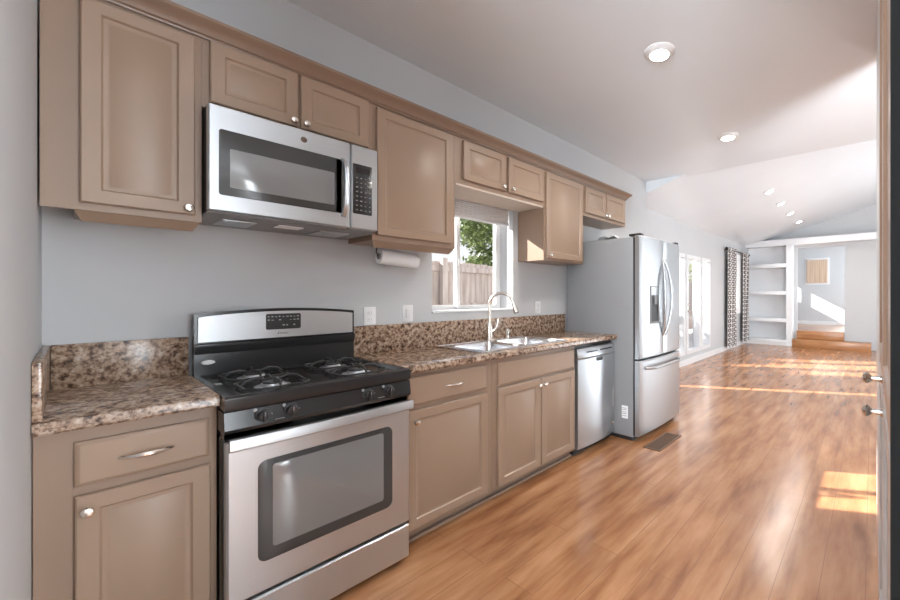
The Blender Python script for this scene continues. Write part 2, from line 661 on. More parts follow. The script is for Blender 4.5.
# ------------------------------------------------------------------ windows
# sink window
w1 = struct('window_1', MB().frame(1.6, 2.405, 1.19, 2.16, 0.018, -0.245, -0.17), M_trim)
struct('window_frame', MB().frame(1.618, 1.985, 1.208, 2.142, 0.034, -0.235, -0.205), M_trim, w1)
struct('window_frame', MB().frame(1.940, 2.387, 1.208, 2.142, 0.030, -0.203, -0.172), M_trim, w1)
struct('window_pane', MB().box(-0.222, -0.218, 1.65, 1.955, 1.24, 2.11), M_glass, w1)
struct('window_pane', MB().box(-0.190, -0.186, 1.968, 2.359, 1.236, 2.114), M_glass, w1)
struct('window_sill', MB().box(-0.168, 0.012, 1.6005, 2.4045, 1.1905, 1.205, 0.003), M_trim, w1)
struct('window_latch', MB().box(-0.172, -0.156, 1.945, 1.963, 1.56, 1.62, 0.003), M_white, w1)
tag_bl = thing('roller_blind', (-0.06, 2.0, 2.05), 'white raised blind at the top of the sink window', 'blind')
MB().box(-0.085, -0.03, 1.61, 2.395, 2.07, 2.155, 0.006).build('headrail', M_blindw, tag_bl)
mb = MB()
for k in range(7):
    mb.box(-0.085, -0.035, 1.615, 2.39, 1.955+k*0.016, 1.967+k*0.016, 0.003)
mb.build('stacked_slat', M_blindw, tag_bl)
MB().box(-0.09, -0.03, 1.612, 2.393, 1.935, 1.955, 0.005).build('bottom_rail', M_trim, tag_bl)


def glass_leaf(nm, y0, y1, z0, z1, fw, parts=True):
    w = struct(nm, MB().frame(y0, y1, z0, z1, fw, XW-0.11, XW+0.012), M_trim)
    struct('glazing_bead', MB().frame(y0+fw*0.8, y1-fw*0.8, z0+fw*0.8, z1-fw*0.8, 0.03, XW-0.06, XW+0.02), M_trim, w)
    struct('window_pane', MB().box(XW-0.05, XW-0.045, y0+fw, y1-fw, z0+fw, z1-fw), M_glass, w)
    return w


glass_leaf('window_2', 5.05, 5.33, 0.12, 2.08, 0.03)
glass_leaf('window_3', 6.52, 7.10, 0.2, 2.1, 0.05)
d1 = glass_leaf('door_1', 7.17, 7.93, 0.2, 2.1, 0.06)
struct('door_lock', MB().lathe((XW+0.012, 7.23, 1.15), (1, 0, 0), [(0.025, 0), (0.025, 0.012), (0.012, 0.016), (0.012, 0.03)], 12), M_nickel, d1)
struct('door_handle', MB().lathe((XW+0.012, 7.23, 1.02), (1, 0, 0), [(0.028, 0), (0.028, 0.008), (0.012, 0.012), (0.012, 0.04), (0.028, 0.05), (0.03, 0.065), (0.015, 0.08)], 12), M_nickel, d1)
glass_leaf('window_4', 7.98, 8.53, 0.2, 2.1, 0.05)
w5 = glass_leaf('window_5', 9.85, 11.05, 0.9, 2.3, 0.05)
struct('window_mullion', MB().box(XW-0.08, XW, 10.42, 10.48, 0.95, 2.25), M_trim, w5)
# added windows out of view (behind / beside the camera), holding the fill lights
for nm, a, b, z0, z1 in (('added_window_6', -0.2, 3.4, 0.8, 2.4), ('added_window_7', 6.2, 10.2, 0.7, 2.5)):
    w = struct(nm, MB().frame(a, b, z0, z1, 0.06, 5.2, 5.3), M_trim)
    struct('window_mullion', MB().box(5.22, 5.28, (a+b)/2-0.03, (a+b)/2+0.03, z0+0.06, z1-0.06), M_trim, w)
struct('added_window_9', MB().frame(12.45, 14.15, 0.95, 2.45, 0.05, 3.54, 3.6), M_trim)  # frame added around the upper room fill light, solid wall behind it
wh = MB()
for a_, b_, c_, d_ in ((2.2, 2.26, 0.85, 2.55), (4.54, 4.6, 0.85, 2.55), (2.26, 4.54, 0.85, 0.91), (2.26, 4.54, 2.49, 2.55)):
    wh.box(a_, b_, -3.15, -3.05, c_, d_)
struct('added_window_10', wh, M_trim)  # added hall window, unseen, around the hall fill light
# small window with blind on the upper room's back wall
w8 = struct('window_8', MB().prism([(0.80, 14.49, 1.66), (1.46, 14.49, 1.66), (1.46, 14.49, 2.50), (0.80, 14.49, 2.50)], (0, 0.02, 0)), M_trim)
tb = thing('window_blind', (1.13, 14.48, 2.45), 'tan blind on the small window in the upper room', 'blind')
mb = MB()
for k in range(9):
    mb.box(0.85+k*0.062, 0.85+k*0.062+0.058, 14.462, 14.474, 1.71, 2.44, 0.003)
mb.build('slat', M_tan, tb)
MB().box(0.84, 1.42, 14.455, 14.485, 2.44, 2.47, 0.003).build('headrail', M_trim, tb)

# ------------------------------------------------------------------ outdoors
struct('ground', MB().box(-14, -0.45, -12, 24, -0.3, -0.12), M_patio)
struct('garden_bank', MB().box(-3.5, -2.15, -3, 6.4, -0.12, 0.98), M_ground)
f = thing('fence', (-3.1, 5, 0), 'weathered board fence outside the sink window and glass doors', 'fence')
mb = MB()
y = -4.0
while y < 18:
    mb.box(-3.12+random.uniform(-.004, .004), -3.10, y, y+0.135, 0.0, 1.88+random.uniform(-.012, .012))
    y += 0.141
mb.build('board', M_fence, f)
for z in (0.35, 1.1, 1.72):
    MB().box(-3.10, -3.06, -4, 18, z, z+0.09).build('rail', M_fence, f)
for k in range(9):
    MB().box(-3.06, -2.97, -3.8+k*2.5, -3.71+k*2.5, 0, 1.93).build('post', M_fence, f)

mb = MB()
for k in range(160):
    p = Vector((random.uniform(-2.82, -2.25), random.uniform(2.2, 6.0), 0.99))
    r = random.uniform(0.025, 0.06)
    bm = bmesh.new()
    bmesh.ops.create_icosphere(bm, subdivisions=1, radius=r)
    for w in bm.verts:
        w.co = Vector((w.co.x*random.uniform(.8, 1.3), w.co.y*random.uniform(.8, 1.3), w.co.z*0.6))+p
    mb.bm(bm)
tag(mb.build('garden_stones', M_stone), 'pale loose stones along the bank below the fence', 'stones', kind='stuff')


def tree(name, x, y, h, r, m, label, n=2600, zc=None, cat='tree'):
    t = thing(name, (x, y, 0), label, cat)
    MB().tube([(x, y, -0.2), (x+0.05, y, h*0.4), (x, y+0.1, h*0.75)], [0.09, 0.07, 0.03], 8).build('trunk', M_bark, t)
    mb = MB()
    blobs = [Vector((x+random.uniform(-r*.5, r*.5), y+random.uniform(-r, r), h*0.68+random.uniform(-.25, .28)*h)) for _ in range(9)]
    for k in range(n):
        c = random.choice(blobs)
        d = Vector((random.gauss(0, 1), random.gauss(0, 1), random.gauss(0, 1))).normalized()*random.uniform(.4, 1)*r*0.5
        p = c+d
        a = Vector((random.gauss(0, 1), random.gauss(0, 1), random.gauss(0, .7))).normalized()
        b = a.cross(Vector((random.random(), random.random(), random.random()+.1))).normalized()
        l = random.uniform(0.05, 0.10)
        q = 0.35*l
        mb.add([p-a*l, p+b*q, p+a*l, p-b*q], [(0, 1, 2, 3)])
    mb.build('foliage', m, t, smooth=False)


tree('bushy_tree', -4.1, 5.7, 3.0, 0.95, M_leaf, 'dark green bushy tree above the fence, right side of the sink window', 7000)
tree('leafy_shrub', -5.6, 3.9, 2.5, 0.6, M_leaf2, 'pale yellow green shrub above the fence, left side of the sink window', 3000)
tree('bushy_tree', -4.6, 8.4, 3.0, 0.9, M_leaf2, 'yellow green tree behind the fence, seen past the right window jamb', 4000)
tree('bushy_tree', -5.0, 18.5, 3.0, 1.2, M_leaf2, 'yellow green tree behind the fence, seen through the glass doors', 2500)

# ================================================================== cabinets
T = 0.02


def door_prof(x, st=0.047):
    return [(0, x), (0, x+T-0.004), (0.004, x+T), (st, x+T), (st+0.006, x+T-0.008), (st+0.018, x+T-0.009), (st+0.022, x+T-0.007)]


def slab_prof(x):
    return [(0, x), (0, x+T-0.007), (0.010, x+T), (0.012, x+T)]


def knob(parent, x, y, z, m=None, r=0.0155):
    return MB().lathe((x, y, z), (1, 0, 0), [(0.010, 0), (0.007, 0.004), (0.006, 0.012), (r*0.95, 0.017), (r, 0.023), (r*0.8, 0.028), (0.004, 0.030)], 14).build('knob', m or M_nickel, parent)


def pull(parent, x, yc, z, w=0.125):
    pts = []
    for k in range(11):
        t = k/10
        pts.append((x+0.028*math.sin(PI*t)**0.55, yc-w/2+w*t, z+0.0*t))
    rad = [0.0075+0.0015*math.cos(PI*(k/10-.5)*2) for k in range(11)]
    return MB().tube(pts, rad, 10).build('handle', M_nickel, parent)


def face_frame(parent, xf, y0, y1, z0, z1, opens, w=0.02, name='face_frame'):
    """frame plate with no holes drawn behind the doors, slightly proud of the box"""
    return MB().box(xf-0.02, xf, y0, y1, z0, z1).build(name, M_cabd, parent)


def wall_cab(y0, y1, z0, z1, doors, label, rail=True, knobs=(), depth=0.31, filler=0.0):
    t = thing('wall_cabinet', (depth/2, (y0+y1)/2, z0), label, 'cabinet', 'taupe wall cabinets above the counter')
    MB().box(0.001, depth-0.02, y0+.001+filler, y1-.001, z0+0.001, z1-.001).build('body', M_cabd, t)
    face_frame(t, depth, y0+.0002, y1-.0002, z0, z1, doors)
    if rail:
        a, b = rail if isinstance(rail, tuple) else (y0, y1)
        mb = MB()
        mb.prism([(depth-0.002, a+0.004, z0-0.001), (depth-0.035, a+0.022, z0-0.035), (depth-0.035, b-0.022, z0-0.035), (depth-0.002, b-0.004, z0-0.001)], (-0.015, 0, 0))
        mb.build('light_rail', M_cab, t)
    for (a, b, c, d), kn in zip(doors, knobs):
        o = MB().panel(a, b, c, d, door_prof(depth+0.001)).build('door', M_cab, t)
        if kn:
            knob(o, depth+T, kn[0], kn[1])
    return t


ZT = 2.405
wall_cab(-0.07, 0.330, 1.622, ZT, [(0.014, 0.307, 1.648, 2.372)], 'tall taupe wall cabinet in the corner left of the microwave', rail=(-0.004, 0.329), knobs=[(0.287, 1.672)], filler=0.07)
wall_cab(0.3302, 1.0298, 2.105, ZT, [(0.353, 0.668, 2.13, 2.385), (0.680, 1.002, 2.13, 2.385)], 'short two-door taupe cabinet directly above the microwave', rail=False, knobs=[(0.648, 2.152), (0.700, 2.152)])
wall_cab(1.030, 1.573, 1.630, ZT, [(1.048, 1.543, 1.658, 2.372)], 'tall taupe wall cabinet between the microwave and the sink window', rail=True, knobs=[None])
wc = wall_cab(1.5732, 2.4628, 2.075, ZT, [(1.632, 2.017, 2.105, 2.372), (2.047, 2.444, 2.105, 2.372)], 'short two-door taupe cabinet bridging over the sink window', rail=False, knobs=[(1.985, 2.132), (2.078, 2.132)])
MB().box(0.012, 0.308, 1.58, 2.456, 2.062, 2.0749).build('underside_panel', M_under, wc)
wall_cab(2.463, 3.029, 1.620, ZT, [(2.482, 3.008, 1.640, 2.372)], 'tall taupe wall cabinet between the sink window and the fridge', rail=False, knobs=[(2.52, 1.668)])
wf = wall_cab(3.0292, 3.845, 2.090, ZT, [(3.055, 3.418, 2.122, 2.372), (3.432, 3.812, 2.122, 2.372)], 'short two-door taupe cabinet above the fridge', rail=False, knobs=[(3.395, 2.145), (3.455, 2.145)])

# crown moulding
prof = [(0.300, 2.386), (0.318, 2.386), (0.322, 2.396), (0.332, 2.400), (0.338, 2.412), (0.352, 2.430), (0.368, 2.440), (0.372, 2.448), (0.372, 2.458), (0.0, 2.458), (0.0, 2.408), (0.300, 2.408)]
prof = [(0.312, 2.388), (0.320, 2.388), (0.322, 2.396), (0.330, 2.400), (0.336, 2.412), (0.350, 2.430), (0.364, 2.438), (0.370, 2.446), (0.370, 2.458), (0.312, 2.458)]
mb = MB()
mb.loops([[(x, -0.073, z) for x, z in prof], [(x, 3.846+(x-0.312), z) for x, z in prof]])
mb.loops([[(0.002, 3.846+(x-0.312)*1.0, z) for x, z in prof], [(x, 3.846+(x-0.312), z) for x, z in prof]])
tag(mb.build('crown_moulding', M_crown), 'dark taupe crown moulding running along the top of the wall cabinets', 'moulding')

# ------------------------------------------------------------------ base cabinets
CH = 0.917       # cabinet top
XB = 0.59        # face frame front


def base_cab(y0, y1, label, parts, name='base_cabinet', lab_toe=True):
    t = thing(name, (0.3, (y0+y1)/2, 0), label, 'cabinet', 'taupe base cabinets under the counter')
    MB().box(0.01, XB-0.02, y0+.001, y1-.001, 0.09, CH-0.001 if name != 'sink_cabinet' else 0.72).build('body', M_cabd, t)
    if name == 'sink_cabinet':
        MB().box(XB-0.02, XB, y0+.0002, y1-.0002, 0.06, CH, 0.002).build('face_frame', M_cabd, t)
    else:
        face_frame(t, XB, y0+.0002, y1-.0002, 0.06, CH, None)
    MB().box(0.02, XB-0.05, y0+.001, y1-.001, 0.0, 0.089).build('toe_kick', M_toe, t)
    for kind, a, b, c, d, kn in parts:
        if kind == 'drawer':
            o = MB().panel(a, b, c, d, slab_prof(XB+0.001)).build('drawer', M_cab, t)
            if kn: pull(o, XB+T-0.004, kn[0], kn[1])
        elif kind == 'false':
            MB().panel(a, b, c, d, slab_prof(XB+0.001)).build('false_front', M_cab, t)
        else:
            o = MB().panel(a, b, c, d, door_prof(XB+0.001)).build('door', M_cab, t)
            if kn: knob(o, XB+T, kn[0], kn[1])
    return t


base_cab(-0.073, 0.328, 'taupe base cabinet with drawer and door left of the range',
         [('drawer', 0.002, 0.306, 0.738, 0.873, (0.152, 0.802)), ('door', 0.003, 0.309, 0.09, 0.708, (0.026, 0.662))])
base_cab(1.036, 1.648, 'taupe base cabinet with one drawer and one door right of the range',
         [('drawer', 1.072, 1.597, 0.740, 0.888, (1.36, 0.812)), ('door', 1.072, 1.602, 0.09, 0.712, (1.112, 0.655))])
base_cab(1.650, 2.526, 'taupe sink cabinet with wide false front and two doors',
         [('false', 1.694, 2.507, 0.735, 0.886, None), ('door', 1.694, 2.097, 0.085, 0.718, (2.072, 0.672)), ('door', 2.109, 2.507, 0.085, 0.718, (2.134, 0.672))], 'sink_cabinet')
tag(MB().box(0.545, 0.562, 1.06, 2.525, 0.0, 0.018, 0.004).build('shoe_moulding', M_cabd), 'thin taupe strip on the floor along the toe kick', 'moulding')

# ------------------------------------------------------------------ countertops
ZC = 0.957
XC = 0.64


def edge_prof():
    return [(0.0, ZC-0.0), (XC-0.012, ZC), (XC-0.004, ZC-0.004), (XC, ZC-0.013), (XC, ZC-0.032), (XC-0.005, ZC-0.039), (0.0, ZC-0.039)]


ct = thing('countertop', (0.3, 0.13, 0.918), 'short brown granite-look countertop in the corner left of the range', 'countertop')
mb = MB()
mb.prism([(max(x, 0.002), -0.073, z) for x, z in edge_prof()], (0, 0.402, 0))
mb.build('slab', M_counter, ct)
MB().box(0.002, 0.022, -0.054, 0.329, ZC, 1.128, 0.003).build('backsplash', M_counter, ct)
MB().box(0.002, XC-0.015, -0.074, -0.055, ZC, 1.128, 0.003).build('side_splash', M_counter, ct)

ct = thing('countertop', (0.3, 2.1, 0.918), 'long brown granite-look countertop with the sink, right of the range', 'countertop')
SX0, SX1, SY0, SY1 = 0.10, 0.56, 1.60, 2.42    # sink cut-out
mb = MB()
mb.box(0.002, SX0, 1.036, 3.118, ZC-0.039, ZC)
ep = [(SX1, ZC)]+[p for p in edge_prof() if p[0] > 0.1][0:]+[(SX1, ZC-0.039)]
mb.prism([(x, 1.036, z) for x, z in ep], (0, 2.082, 0))
mb.box(SX0, SX1, 1.036, SY0, ZC-0.039, ZC)
mb.box(SX0, SX1, SY1, 3.118, ZC-0.039, ZC)
mb.build('slab', M_counter, ct)
MB().box(0.002, 0.022, 1.036, 3.118, ZC, 1.130, 0.003).build('backsplash', M_counter, ct)

# ------------------------------------------------------------------ sink
sk = thing('kitchen_sink', (0.33, 2.01, ZC), 'stainless double-bowl sink set in the long countertop', 'sink')
bowls = [(0.165, 0.535, 1.635, 2.000), (0.165, 0.535, 2.030, 2.395)]
mb = MB()
x_ = [SX0-0.015, 0.165, 0.535, SX1+0.015]
y_ = [SY0-0.018, 1.635, 2.000, 2.030, 2.395, SY1+0.018]
for i in range(3):
    for j in range(5):
        if i == 1 and j in (1, 3): continue
        mb.box(x_[i], x_[i+1], y_[j], y_[j+1], ZC+0.0005, ZC+0.006)
mb.tube([(x_[0], y_[0], ZC+.005), (x_[3], y_[0], ZC+.005), (x_[3], y_[5], ZC+.005), (x_[0], y_[5], ZC+.005), (x_[0], y_[0], ZC+.005)], 0.005, 8)
mb.build('rim', M_sink, sk)
for (a, b, c, d) in bowls:
    mb = MB()
    rings = []
    for ins, z in ((0.0, ZC+0.006), (0.004, ZC-0.01), (0.012, ZC-0.14), (0.035, ZC-0.165), (0.16, ZC-0.172)):
        ring = []
        rr = 0.05
        a0, a1, b0, b1 = a+ins, b-ins, c+ins, d-ins
        for cx, cy, st in ((a1-rr, b1-rr, 0), (a0+rr, b1-rr, PI/2), (a0+rr, b0+rr, PI), (a1-rr, b0+rr, 1.5*PI)):
            if ins > 0.1: rr2 = 0.02
            else: rr2 = rr
            for k in range(6):
                t = st+k*PI/10
                ring.append((cx+rr2*math.cos(t), cy+rr2*math.sin(t), z))
        rings.append(ring)
    mb.loops(rings, False, True)
    # corners of the square opening
    o = mb.build('bowl', M_sink, sk)
    MB().lathe(((a+b)/2, (c+d)/2, ZC-0.1715), (0, 0, 1), [(0.04, 0), (0.04, 0.003), (0.03, 0.003), (0.026, 0.001)], 20).build('drain', M_chrome, o)

fa = thing('faucet', (0.135, 2.02, ZC), 'tall brushed gooseneck faucet behind the sink', 'faucet')
FX, FY = 0.135, 2.02
MB().lathe((FX, FY, ZC+0.0065), (0, 0, 1), [(0.032, 0), (0.032, 0.006), (0.026, 0.012), (0.024, 0.10), (0.020, 0.135), (0.014, 0.15)], 18).build('base', M_nickel, fa)
pts = [(FX, FY, ZC+0.14), (FX, FY, ZC+0.22), (FX, FY, ZC+0.285)]
R_ = 0.095
fdx, fdy = 0.80, 0.60
for k in range(1, 15):
    t = PI-k*(PI*0.93)/14
    pts.append((FX+fdx*(R_+R_*math.cos(t)), FY+fdy*(R_+R_*math.cos(t)), ZC+0.285+R_*math.sin(t)))
sp_ = MB().tube(pts, 0.0125, 12).build('spout', M_nickel, fa)
e = Vector(pts[-1]); dr = (e-Vector(pts[-2])).normalized()
MB().lathe(e-dr*0.005, dr, [(0.0145, 0), (0.017, 0.02), (0.021, 0.075), (0.021, 0.085)], 16).build('spray_head', M_nickel, fa)
MB().lathe(e+dr*0.0805, dr, [(0.017, 0), (0.017, 0.006)], 16).build('spray_nozzle', M_blackm, fa)
MB().tube([(FX+0.0, FY+0.022, ZC+0.075), (FX, FY+0.05, ZC+0.09), (FX+0.005, FY+0.075, ZC+0.12), (FX+0.01, FY+0.085, ZC+0.175)], [0.011, 0.011, 0.008, 0.006], 10).build('lever', M_nickel, fa)
sdp = thing('soap_dispenser', (0.135, 2.21, ZC), 'small brushed soap dispenser to the right of the faucet', 'soap dispenser')
MB().lathe((0.135, 2.21, ZC+0.0065), (0, 0, 1), [(0.022, 0), (0.022, 0.005), (0.016, 0.01), (0.015, 0.055), (0.018, 0.06), (0.018, 0.078), (0.010, 0.082)], 16).build('base', M_nickel, sdp)
MB().tube([(0.135, 2.21, ZC+0.075), (0.165, 2.205, ZC+0.078), (0.19, 2.20, ZC+0.07)], [0.008, 0.007, 0.006], 10).build('nozzle', M_nickel, sdp)

# ================================================================== gas range
rg = thing('gas_range', (0.36, 0.68, 0), 'black and stainless freestanding gas range between the two countertops', 'range')
RY0, RY1 = 0.334, 1.031
RX = 0.70
MB().box(0.03, 0.655, RY0, RY1, 0.03, 0.80, 0.003).build('body', M_black, rg)
for y in (RY0+0.05, RY1-0.05):
    for x in (0.08, 0.62):
        MB().lathe((x, y, 0.0), (0, 0, 1), [(0.018, 0), (0.018, 0.012), (0.01, 0.014), (0.01, 0.032)], 10).build('leg', M_blackm, rg)
# cooktop: raised rim with recessed well
mb = MB()
rings = []
for (xa, xb, ya, yb, z) in ((0.09, RX-0.004, RY0-0.002, RY1+0.002, 0.905), (0.09, RX, RY0-0.003, RY1+0.003, 0.915), (0.09, RX, RY0-0.003, RY1+0.003, 0.950),
                           (0.094, RX-0.008, RY0-0.002, RY1, 0.957), (0.11, RX-0.03, RY0+0.018, RY1-0.018, 0.957), (0.125, RX-0.045, RY0+0.03, RY1-0.03, 0.944)):
    rings.append([(xa, ya, z), (xb, ya, z), (xb, yb, z), (xa, yb, z)])
mb.loops(rings)
cook = mb.build('cooktop', M_black, rg)
MB().box(0.03, 0.67, RY0, RY1, 0.80, 0.906).build('upper_body', M_black, rg)
# control panel, slightly slanted
mb = MB()
mb.prism([(0.60, RY0-0.004, 0.900), (RX-0.006, RY0-0.004, 0.900), (RX+0.004, RY0-0.004, 0.838), (RX-0.004, RY0-0.004, 0.825), (0.60, RY0-0.004, 0.825)], (0, RY1-RY0+0.006, 0))
cp = mb.build('control_panel', M_black, rg)
MB().box(0.6, RX-0.03, RY0+0.002, RY1-0.002, 0.79, 0.824).build('vent_slot', M_blackm, rg)
mb = MB()
for k in range(26):
    mb.box(RX-0.0295, RX-0.027, RY0+0.21+k*0.011, RY0+0.217+k*0.011, 0.806, 0.820)
mb.build('vent_louver', M_mwframe, rg)
for y in (0.440, 0.530, 0.828, 0.921):
    k = MB().lathe((RX-0.001, y, 0.872), (1, 0, -0.12), [(0.026, 0), (0.026, 0.004), (0.020, 0.007), (0.018, 0.022), (0.014, 0.025)], 18).build('knob', M_blackm, rg)
    MB().box(RX+0.018, RX+0.032, y-0.0045, y+0.0045, 0.849, 0.891, 0.003).build('grip', M_blackm, k)
    MB().box(RX+0.032, RX+0.0325, y-0.001, y+0.001, 0.872, 0.888).build('pointer', M_marks, k)
    MB().lathe((RX-0.004, y-0.022, 0.893), (1, 0, 0), [(0.006, 0), (0.006, 0.003)], 10).build('burner_icon', M_marks, rg)
    MB().box(RX-0.002, RX+0.0005, y+0.024, y+0.03, 0.868, 0.872).build('dial_mark', M_marks, rg)
for y in (0.478, 0.872):
    MB().box(RX-0.001, RX+0.0035, y, y+0.03, 0.845, 0.847).build('printed_line', M_marks, rg)
# oven door
dr_ = MB().rpanel(RY0+0.002, RY1-0.002, 0.205, 0.790, 0.008, [(0, 0.657), (0, RX-0.008), (0.006, RX)]).build('oven_door', M_steelh, rg)
MB().rpanel(0.425, 0.940, 0.318, 0.700, 0.03, [(0, RX-0.002), (0, RX+0.002), (0.004, RX+0.003)], 6).build('window_surround', M_mwframe, dr_)
MB().rpanel(0.470, 0.897, 0.362, 0.678, 0.012, [(0, RX+0.001), (0, RX+0.0035), (0.002, RX+0.004)], 4).build('window', M_ovenwin, dr_)
# flat bar handle on two brackets
mb = MB()
rings = []
for k in range(13):
    t = k/12
    bow = 0.012*(1-(2*t-1)**2)
    y = RY0+0.004+(RY1-RY0-0.008)*t
    xx = RX+0.030+bow
    rings.append([(xx-0.012, y, 0.766), (xx+0.005, y, 0.767), (xx+0.009, y, 0.772), (xx+0.009, y, 0.803), (xx+0.005, y, 0.809), (xx-0.012, y, 0.810)])
mb.loops(rings)
hd = mb.build('handle', M_steelh, dr_)
for y in (RY0+0.012, RY1-0.05):
    MB().box(RX-0.005, RX+0.024, y, y+0.038, 0.772, 0.788, 0.003).build('bracket', M_blackm, hd)
MB().rpanel(RY0+0.002, RY1-0.002, 0.03, 0.192, 0.008, [(0, 0.657), (0, RX-0.008), (0.006, RX)]).build('drawer', M_steelh, rg)
# backguard
mb = MB()
N_ = 16
fr = []
for k in range(N_+1):
    t = k/N_
    fr.append((RY0+0.004+(RY1-RY0-0.008)*t, 1.232+0.022*(1-(2*t-1)**2)))
poly = [(RY0+0.004, 0.95), (RY1-0.004, 0.95)]+[p for p in reversed(fr)]
mb.prism([(0.028, y, z) for y, z in poly], (0.058, 0, 0))
bg = mb.build('backguard', M_black, rg)
poly = [(RY0+0.016, 1.105), (RY1-0.016, 1.105)]+[(min(max(y, RY0+0.016), RY1-0.016), z-0.014) for y, z in reversed(fr)]
mb = MB()
mb.prism([(0.084, y, z) for y, z in poly], (0.012, 0, 0))
st = mb.build('steel_fascia', M_steelh, bg)
mb = MB()
mb.prism([(0.08, RY0+0.006, 1.10), (0.104, RY0+0.006, 1.094), (0.104, RY0+0.006, 1.078), (0.092, RY0+0.006, 1.05), (0.08, RY0+0.006, 1.05)], (0, RY1-RY0-0.012, 0))
mb.build('ledge', M_black, bg)
ds = MB().rpanel(0.600, 0.752, 1.146, 1.226, 0.008, [(0, 0.094), (0, 0.098), (0.002, 0.0985)]).build('control_display', M_blackm, bg)
rr_ = random.Random(3)
for row, z in enumerate((1.209, 1.192, 1.164)):
    for k in range(9):
        if row == 2 and k not in (4, 5, 7): continue
        if row == 1 and k in (2, 4, 5): continue
        y = 0.607+k*0.0158
        MB().box(0.0984, 0.0990, y, y+rr_.uniform(0.006, 0.011), z, z+rr_.uniform(0.003, 0.007)).build('printed_mark', M_marks, ds)
# small script logo under the display: pointed mark and a word


def text_mesh(name, s, size, m, parent, org, ax_u, ax_v, depth=0.0006):
    cu = bpy.data.curves.new(name, 'FONT')
    cu.body = s
    cu.size = size
    cu.extrude = depth
    ob = bpy.data.objects.new(name, cu)
    COL.objects.link(ob)
    bpy.context.view_layer.update()
    me = bpy.data.meshes.new_from_object(ob)
    COL.objects.unlink(ob)
    bpy.data.objects.remove(ob)
    u, v = Vector(ax_u), Vector(ax_v)
    w = u.cross(v)
    mb = MB()
    mb.add([Vector(org)+u*p.co.x+v*p.co.y+w*p.co.z for p in me.vertices], [tuple(q.vertices) for q in me.polygons])
    return mb.build(name, m, parent, smooth=False)


lg = text_mesh('logo', 'Amana', 0.0135, M_blackm, st, (0.0965, 0.6585, 1.122), (0, 1, 0), (0, 0, 1))
MB().prism([(0.0962, 0.6485, 1.1215), (0.0962, 0.6525, 1.1215), (0.0962, 0.6575, 1.1325), (0.0962, 0.6555, 1.1335)], (0.0008, 0, 0)).build('logo', M_blackm, st)
# oval badge and small sticker at the left rear of the cooktop
MB().loops([[(0.1045+0.001*h, 0.383+r*0.024*math.cos(2*PI*k/24), 1.012+r*0.0095*math.sin(2*PI*k/24)) for k in range(24)] for r, h in ((1, -18), (1, 0), (0.9, 1))]).build('oval_badge', M_label, bg)
MB().box(0.30, 0.345, RY0+0.034, RY0+0.056, 0.9445, 0.9455).build('sticker', M_marks, cook)
# burners and grates
for (bx, by) in ((0.26, 0.515), (0.53, 0.515), (0.26, 0.85), (0.53, 0.85)):
    b_ = MB().lathe((bx, by, 0.944), (0, 0, 1), [(0.062, 0), (0.062, 0.002), (0.045, 0.003), (0.040, 0.012), (0.032, 0.014)], 24).build('burner', M_steelh, rg)
    MB().lathe((bx, by, 0.957), (0, 0, 1), [(0.034, 0), (0.036, 0.003), (0.034, 0.008), (0.02, 0.010)], 24).build('burner_cap', M_iron, b_)
    mb = MB()
    g = 0.108
    gz = 0.958
    r = 0.0042
    c_ = 0.03
    ring = []
    for sx, sy in ((1, 1), (-1, 1), (-1, -1), (1, -1)):
        a_ = (bx+sx*g, by+sy*(g-c_), gz)
        b2 = (bx+sx*(g-c_), by+sy*g, gz)
        ring += [a_, b2] if sx*sy > 0 else [b2, a_]
    mb.tube(ring+[ring[0]], r, 8)
    for (dx, dy) in ((1, 0), (-1, 0), (0, 1), (0, -1)):
        mb.tube([(bx+dx*g, by+dy*g, 0.9445), (bx+dx*g, by+dy*g, gz), (bx+dx*g*0.80, by+dy*g*0.80, gz+0.019), (bx+dx*g*0.5, by+dy*g*0.5, gz+0.024), (bx+dx*0.022, by+dy*0.022, gz+0.014)], [r, r, r*1.15, r*1.15, r*0.9], 8)
    mb.build('grate', M_iron, rg)

# ================================================================== microwave
mw = thing('microwave', (0.2, 0.68, 1.62), 'stainless over-the-range microwave hung above the gas range', 'microwave')
MY0, MY1 = 0.333, 1.012
MZ0, MZ1 = 1.664, 2.096
MX = 0.41
MB().box(0.012, MX-0.035, MY0+0.003, MY1-0.002, 1.664, 2.100, 0.003).build('body', M_blackm, mw)
mb = MB()
mb.prism([(0.013, MY0+0.003, 1.653), (0.35, MY0+0.003, 1.653), (MX-0.036, MY0+0.003, 1.660), (MX-0.036, MY0+0.003, 1.664), (0.013, MY0+0.003, 1.664)], (0, MY1-MY0-0.006, 0))
mb.build('underside', M_greyp, mw)
for a, b in ((0.40, 0.52), (0.78, 0.92)):
    MB().box(0.10, 0.28, a, b, 1.6475, 1.6528, 0.001).build('grease_filter', M_steel, mw)
MB().box(0.22, 0.30, 0.60, 0.70, 1.6485, 1.6528).build('cooktop_light', M_label, mw)
dm = MB().rpanel(MY0, 0.872, MZ0, MZ1, 0.008, [(0, MX-0.034), (0, MX-0.006), (0.005, MX)]).build('door', M_steelh, mw)
MB().rpanel(0.366, 0.845, 1.731, 2.000, 0.010, [(0, MX-0.002), (0, MX+0.002), (0.002, MX+0.003)]).build('window_surround', M_mwframe, dm)
MB().rpanel(0.400, 0.797, 1.766, 1.926, 0.006, [(0, MX+0.001), (0, MX+0.0034), (0.001, MX+0.0038)]).build('window', M_mwwin, dm)
mb = MB()
rings = []
for k in range(15):
    t = k/14
    bow = 0.042*math.sin(PI*t)**0.5
    z = 1.716+0.288*t
    xx = MX+0.004+bow
    rings.append([(xx-0.006, 0.826, z), (xx+0.006, 0.829, z), (xx+0.009, 0.838, z), (xx+0.006, 0.847, z), (xx-0.006, 0.850, z)])
mb.loops(rings)
